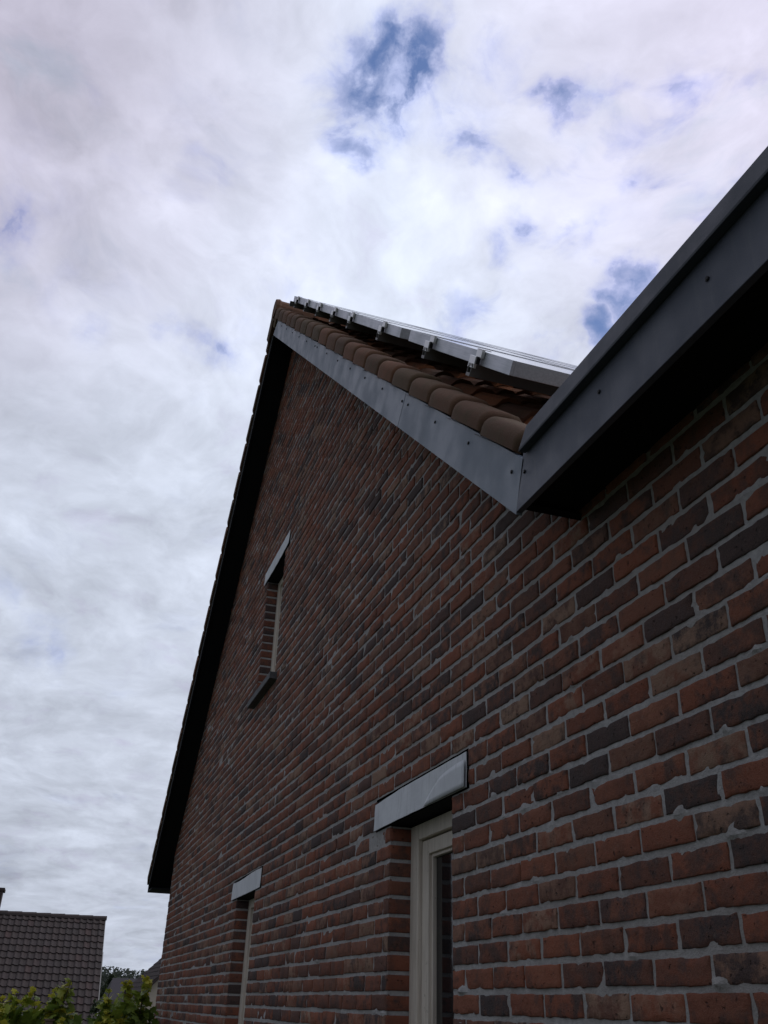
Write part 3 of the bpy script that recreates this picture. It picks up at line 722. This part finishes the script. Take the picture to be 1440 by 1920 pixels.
mb = MB(NO); y = 0.54
while y > -11.5:
    cid = (random.random() * .5, .5, .5); vs = []; fs = []
    for yy, R in ((y, .125), (y - .43, .110)):
        for q in range(7): a = math.pi * q / 6; vs.append((-31.9 + R * math.cos(a), yy, 2.13 + R * math.sin(a)))
    for q in range(6): fs.append((q, q + 1, 8 + q, 7 + q))
    fs.append(tuple(range(7))); mb.mesh(vs, fs, 0, cid); y -= .415
mb.build('ridge_tiles', M['tile_far'], nh)
mb = MB(NO); ez = 2.17 - 4.6 * math.sin(a37); ex_ = 4.6 * math.cos(a37)
mb.box(-31.9 - ex_, -31.9 + ex_, -11.2, 0.30, -1.6, ez - .05); mb.mesh([(-31.9 - ex_, .3, ez - .05), (-31.9 + ex_, .3, ez - .05), (-31.9, .3, 2.05), (-31.9 - ex_, -11.2, ez - .05), (-31.9 + ex_, -11.2, ez - .05), (-31.9, -11.2, 2.05)], [(0, 1, 2), (5, 4, 3)])
mb.build('house_wall', M['beige'], nh)
mb = MB(NO)
def NS(s, y, n): return (-31.9 + s * dn[0] + n * nn[0], y, 2.17 + s * dn[2] + n * nn[2])
mb.box(1.6, 5.05, 0.505, .53, -.14, .022, T=NS); mb.box(0, 1.6, 0.505, .52, -.14, -.02, T=NS); mb.build('verge_trim', M['white'], nh)
mb = MB(NO); mb.box(-32.5, -31.85, -3.05, -2.62, 1.6, 2.78); mb.box(-32.53, -31.82, -3.08, -2.57, 2.78, 2.87); mb.build('chimney', M['tile_far'], nh, bevel=.01)

# far beige gabled house, partly hidden by the brick wall -------------------
bh = root('beige_house', (-52, 6.5, -1.6), 'small far beige gabled house just left of the brick wall corner', 'house'); BO = ORIG[bh.name]
mb = MB(BO); yc, rz, eh, hw = 6.6, 3.1, -0.6, 3.9
mb.poly([(-50, yc - hw, -1.6), (-50, yc + hw, -1.6), (-50, yc + hw, eh), (-50, yc, rz), (-50, yc - hw, eh)]); mb.poly([(-50, yc - hw, -1.6), (-50, yc - hw, eh), (-60, yc - hw, eh), (-60, yc - hw, -1.6)]); mb.poly([(-60, yc - hw, -1.6), (-60, yc + hw, -1.6), (-60, yc + hw, eh), (-60, yc, rz), (-60, yc - hw, eh)])
mb.build('house_wall', M['beige'], bh)
mb = MB(BO)
for sg in (-1, 1):
    L_ = math.hypot(hw, rz - eh) + .5; dd = (0, sg * hw / (L_ - .5), -(rz - eh) / (L_ - .5)); n2 = (0, sg * (rz - eh) / (L_ - .5), hw / (L_ - .5))
    tiled_slope(mb, (-49.7, yc, rz + .12), (-1, 0, 0), 10.4, dd, L_, n2, .30, .35)
mb.build('roof_tiles', M['tile_far'], bh)
mb = MB(BO)
for sg in (-1, 1):
    c1 = Vector((-49.68, yc, rz + .13)); c2 = Vector((-49.68, yc + sg * (hw + .38), eh - .23)); dz = Vector((0, 0, -.20)); dx = Vector((-.04, 0, 0))
    mb.mesh([c1, c2, c2 + dz, c1 + dz, c1 + dx, c2 + dx, c2 + dz + dx, c1 + dz + dx], [(0, 1, 2, 3), (7, 6, 5, 4), (0, 4, 5, 1), (3, 2, 6, 7), (1, 5, 6, 2), (0, 3, 7, 4)])
mb.build('verge_trim', M['tile_far'], bh)
# lower dark roof between the neighbour and the beige house
dh = root('dark_roofed_house', (-66, 5, -1.6), 'low far house with a dark purplish roof in front of the wooded hill', 'house'); DO = ORIG[dh.name]
mb = MB(DO); mb.box(-70, -63, 2.4, 9, -1.6, -.6); mb.build('house_wall', M['beige'], dh)
mb = MB(DO); mb.mesh([(-62.5, 2.75, -.7), (-62.5, 9.3, -.7), (-66.5, 9.3, 1.18), (-66.5, 3.35, 1.18), (-70.5, 2.75, -.7), (-70.5, 9.3, -.7)], [(0, 1, 2, 3), (3, 2, 5, 4), (0, 3, 4), (1, 5, 2)]); mb.build('roof', mat('dark_slate', (0.028, 0.024, 0.030), .9), dh)

# ------------------------------------------------------------------ foliage
def leafquads(mb, centre, n, rad, size, tint, shape='oval', squash=1.0, up=0.3):
    for _ in range(n):
        d = Vector((random.gauss(0, 1), random.gauss(0, 1), random.gauss(0, 1))).normalized() * (random.random() ** .5)
        c = Vector(centre) + Vector((d.x * rad, d.y * rad, d.z * rad * squash))
        nrm = (Vector((random.gauss(0, .6), random.gauss(0, .6), up + random.random()))).normalized()
        t = nrm.cross(Vector((random.random() - .5, random.random() - .5, random.random() - .5))).normalized(); b = nrm.cross(t)
        s = size * random.uniform(.6, 1.25); cid = (min(1, max(0, tint + random.gauss(0, .14))), random.random(), random.random())
        if shape == 'lobed':
            R = [.5, .28, .48, .25, .55, .25, .48, .28]
            droop = random.uniform(.05, .25); pts = [c + nrm * 0.0]
            ring = []
            for k in range(16):
                a = k * math.pi / 8; r = (1.0 if k % 4 == 0 else (.62 if k % 2 else .78)) * s * .55
                if k == 8: r = s * .15
                ring.append(c + t * math.cos(a) * r + b * math.sin(a) * r - nrm * (r * r / s) * droop * 2)
            i0 = [c] + ring; mb.mesh(i0, [(0, k + 1, (k + 1) % 16 + 1) for k in range(16)], 0, cid)
        else:
            mb.mesh([c - t * s * .5, c + b * s * .28, c + t * s * .5, c - b * s * .28], [(0, 1, 2, 3)], 0, cid)
def tube(mb, pts, rads, seg=6, cid=(.5, .5, .5)):
    vs = []; fs = []
    for i, p in enumerate(pts):
        p = Vector(p); q = Vector(pts[min(i + 1, len(pts) - 1)]) - Vector(pts[max(i - 1, 0)]); q.normalize()
        t = q.orthogonal().normalized(); b = q.cross(t)
        for k in range(seg): a = 2 * math.pi * k / seg; vs.append(p + t * rads[i] * math.cos(a) + b * rads[i] * math.sin(a))
    for i in range(len(pts) - 1):
        for k in range(seg): fs.append((i * seg + k, i * seg + (k + 1) % seg, (i + 1) * seg + (k + 1) % seg, (i + 1) * seg + k))
    mb.mesh(vs, fs, 0, cid)
def vine(x, y, top, width, label, nshoots=7, tips=None):
    """upright leafy shrub; leaves yellow-green on the young tips"""
    r_ = root('vine_shrub', (x, y, -1.6), label, 'shrub', 'leafy vine shrubs in the garden'); O_ = ORIG[r_.name]
    st = MB(O_); lf = MB(O_)
    tips = tips or []
    shoots = [(dx, dy, tz) for dx, dy, tz in tips] + [(random.uniform(-.25, .25), random.uniform(-width, width), top - random.uniform(.08, .35)) for _ in range(nshoots)]
    for dx, dy, tz in shoots:
        b0 = Vector((x + dx * .3, y + dy * .4, -1.6)); e = Vector((x + dx, y + dy, tz))
        pts = [b0.lerp(e, t) + Vector((random.gauss(0, .015), random.gauss(0, .015), 0)) for t in (0, .25, .5, .75, .9, 1)]
        tube(st, pts, [.014, .012, .010, .007, .005, .003])
        zz = -1.3
        while zz < tz - .02:
            t = (zz + 1.6) / (tz + 1.6); c = b0.lerp(e, t); age = (tz - zz)
            tint = max(.28, .98 - age * 2.0); rr = .03 + min(.17, age * .5)
            leafquads(lf, c, 6 if age > .25 else 4, rr, .115 if age > .12 else .080, tint, 'lobed', .6)
            zz += .026 if age < .6 else .07
        leafquads(lf, e, 4, .03, .055, .95, 'lobed', .5)
    st.build('stem', M['bark'], r_); lf.build('foliage', M['leaf'], r_)
vine(-9.0, -0.93, 0.03, .12, 'yellow-tipped leafy shrub with the tallest shoot, in front of the brown tiled roof', 11, [(0, 0, .13), (0, -.08, .05)])
vine(-9.1, -1.20, -0.01, .13, 'middle green leafy shrub in front of the brown tiled roof', 12, [(0, .02, .05), (0, -.12, .03)])
vine(-8.8, -1.46, -0.02, .10, 'leafy shrub at the left edge of the view', 9, [(0, .05, -.02)])
vine(-9.2, -0.56, 0.00, .06, 'leafy shrub with pale tips between the brown roof and the beige house', 7, [(0, 0, .06)])
vine(-9.3, -0.40, 0.06, .05, 'leafy shrub in front of the low dark roof', 6, [(0, 0, .14)])
vine(-9.5, -0.24, 0.10, .06, 'leafy shrub growing against the far corner of the brick wall', 8, [(0, 0, .18)])
vine(-8.7, -0.76, -0.14, .10, 'low leafy shrub at the foot of the white roof verge', 8)
st = root('wooden_post', (-8.9, -1.01, -1.6), 'small weathered wooden post top among the leafy shrubs', 'post'); mb = MB(ORIG[st.name])
mb.box(-8.93, -8.87, -1.045, -.985, -1.6, -.17); mb.build('post', M['wood'], st, bevel=.004)
mb = MB(ORIG[st.name]); mb.box(-8.94, -8.86, -1.055, -.975, -.17, -.155); mb.build('post_cap', M['wood'], st, bevel=.003)

def tree(x, y, h, rad, label, m, trunk_h=1.5, n=60, per=26, size=.35, tint=.4, group=None, name='tree'):
    r_ = root(name, (x, y, -1.6), label, 'tree', group); O_ = ORIG[r_.name]
    tb = MB(O_); tube(tb, [(x, y, -1.6), (x + .1, y, -1.6 + trunk_h), (x, y + .1, -1.6 + h * .75)], [h * .03, h * .022, h * .008], 8)
    for _ in range(6):
        a = random.random() * 6.28; z0 = -1.6 + h * random.uniform(.3, .6)
        tube(tb, [(x, y, z0), (x + math.cos(a) * rad * .7, y + math.sin(a) * rad * .7, z0 + h * .2)], [h * .012, h * .004], 5)
    tb.build('trunk', M['bark'], r_)
    cb = MB(O_)
    for _ in range(n):
        a = random.random() * 6.28; rr = rad * random.random() ** .5; z = random.uniform(.25, 1.0); rr *= math.sin(min(1, (1.05 - z) * 1.6) * 1.57)
        leafquads(cb, (x + rr * math.cos(a), y + rr * math.sin(a), -1.6 + h * z - rad * .1), per, rad * .26, size, tint + random.gauss(0, .15))
    cb.build('crown', m, r_)
tree(-22, 0.10, 1.55, .32, 'dark round shrub beside the white verge of the brown roof', M['darkleaf'], .4, 30, 22, .10, .5)
tree(-98, 5.4, 3.6, 1.0, 'dark bushy tree between the brown roof verge and the low dark roof', M['darkleaf'], .8, 60, 26, .30, .5)
# wooded hill on the horizon
hill = MB(); N1 = 60
hv = []; hf = []
for i in range(N1 + 1):
    y = -160 + i * 8
    for j, (dx, zz) in enumerate([(0, -1.6), (-40, 0.2), (-90, 1.6), (-170, 1.5), (-260, -1.6)]): hv.append((-235 + dx, y, zz + (0 if j in (0, 4) else 1.2 * math.sin(i * .31))))
for i in range(N1):
    for j in range(4): k = i * 5 + j; hf.append((k, k + 1, k + 6, k + 5))
hill.mesh(hv, hf); o = hill.build('hills', M['grass'], smooth=True); tag(o, kind='structure')
wd = MB()
for _ in range(1500):
    y = random.uniform(-70, 90); d = random.uniform(0, 70); x = -240 - d
    hgt = random.uniform(5.2, 7.2) + 1.6 * math.sin(y * .11) * .4 + d * .012; r = random.uniform(.9, 2.0)
    z0 = -1.6 + d * .02
    for q in range(5):
        t = q / 4; leafquads(wd, (x, y + random.gauss(0, r * .3), z0 + hgt * (.35 + .62 * t)), 5, r * (1.15 - .75 * t), 1.5 - .6 * t, .45 + random.gauss(0, .15), up=.1)
o = wd.build('distant_wood', M['farleaf']); tag(o, kind='stuff')
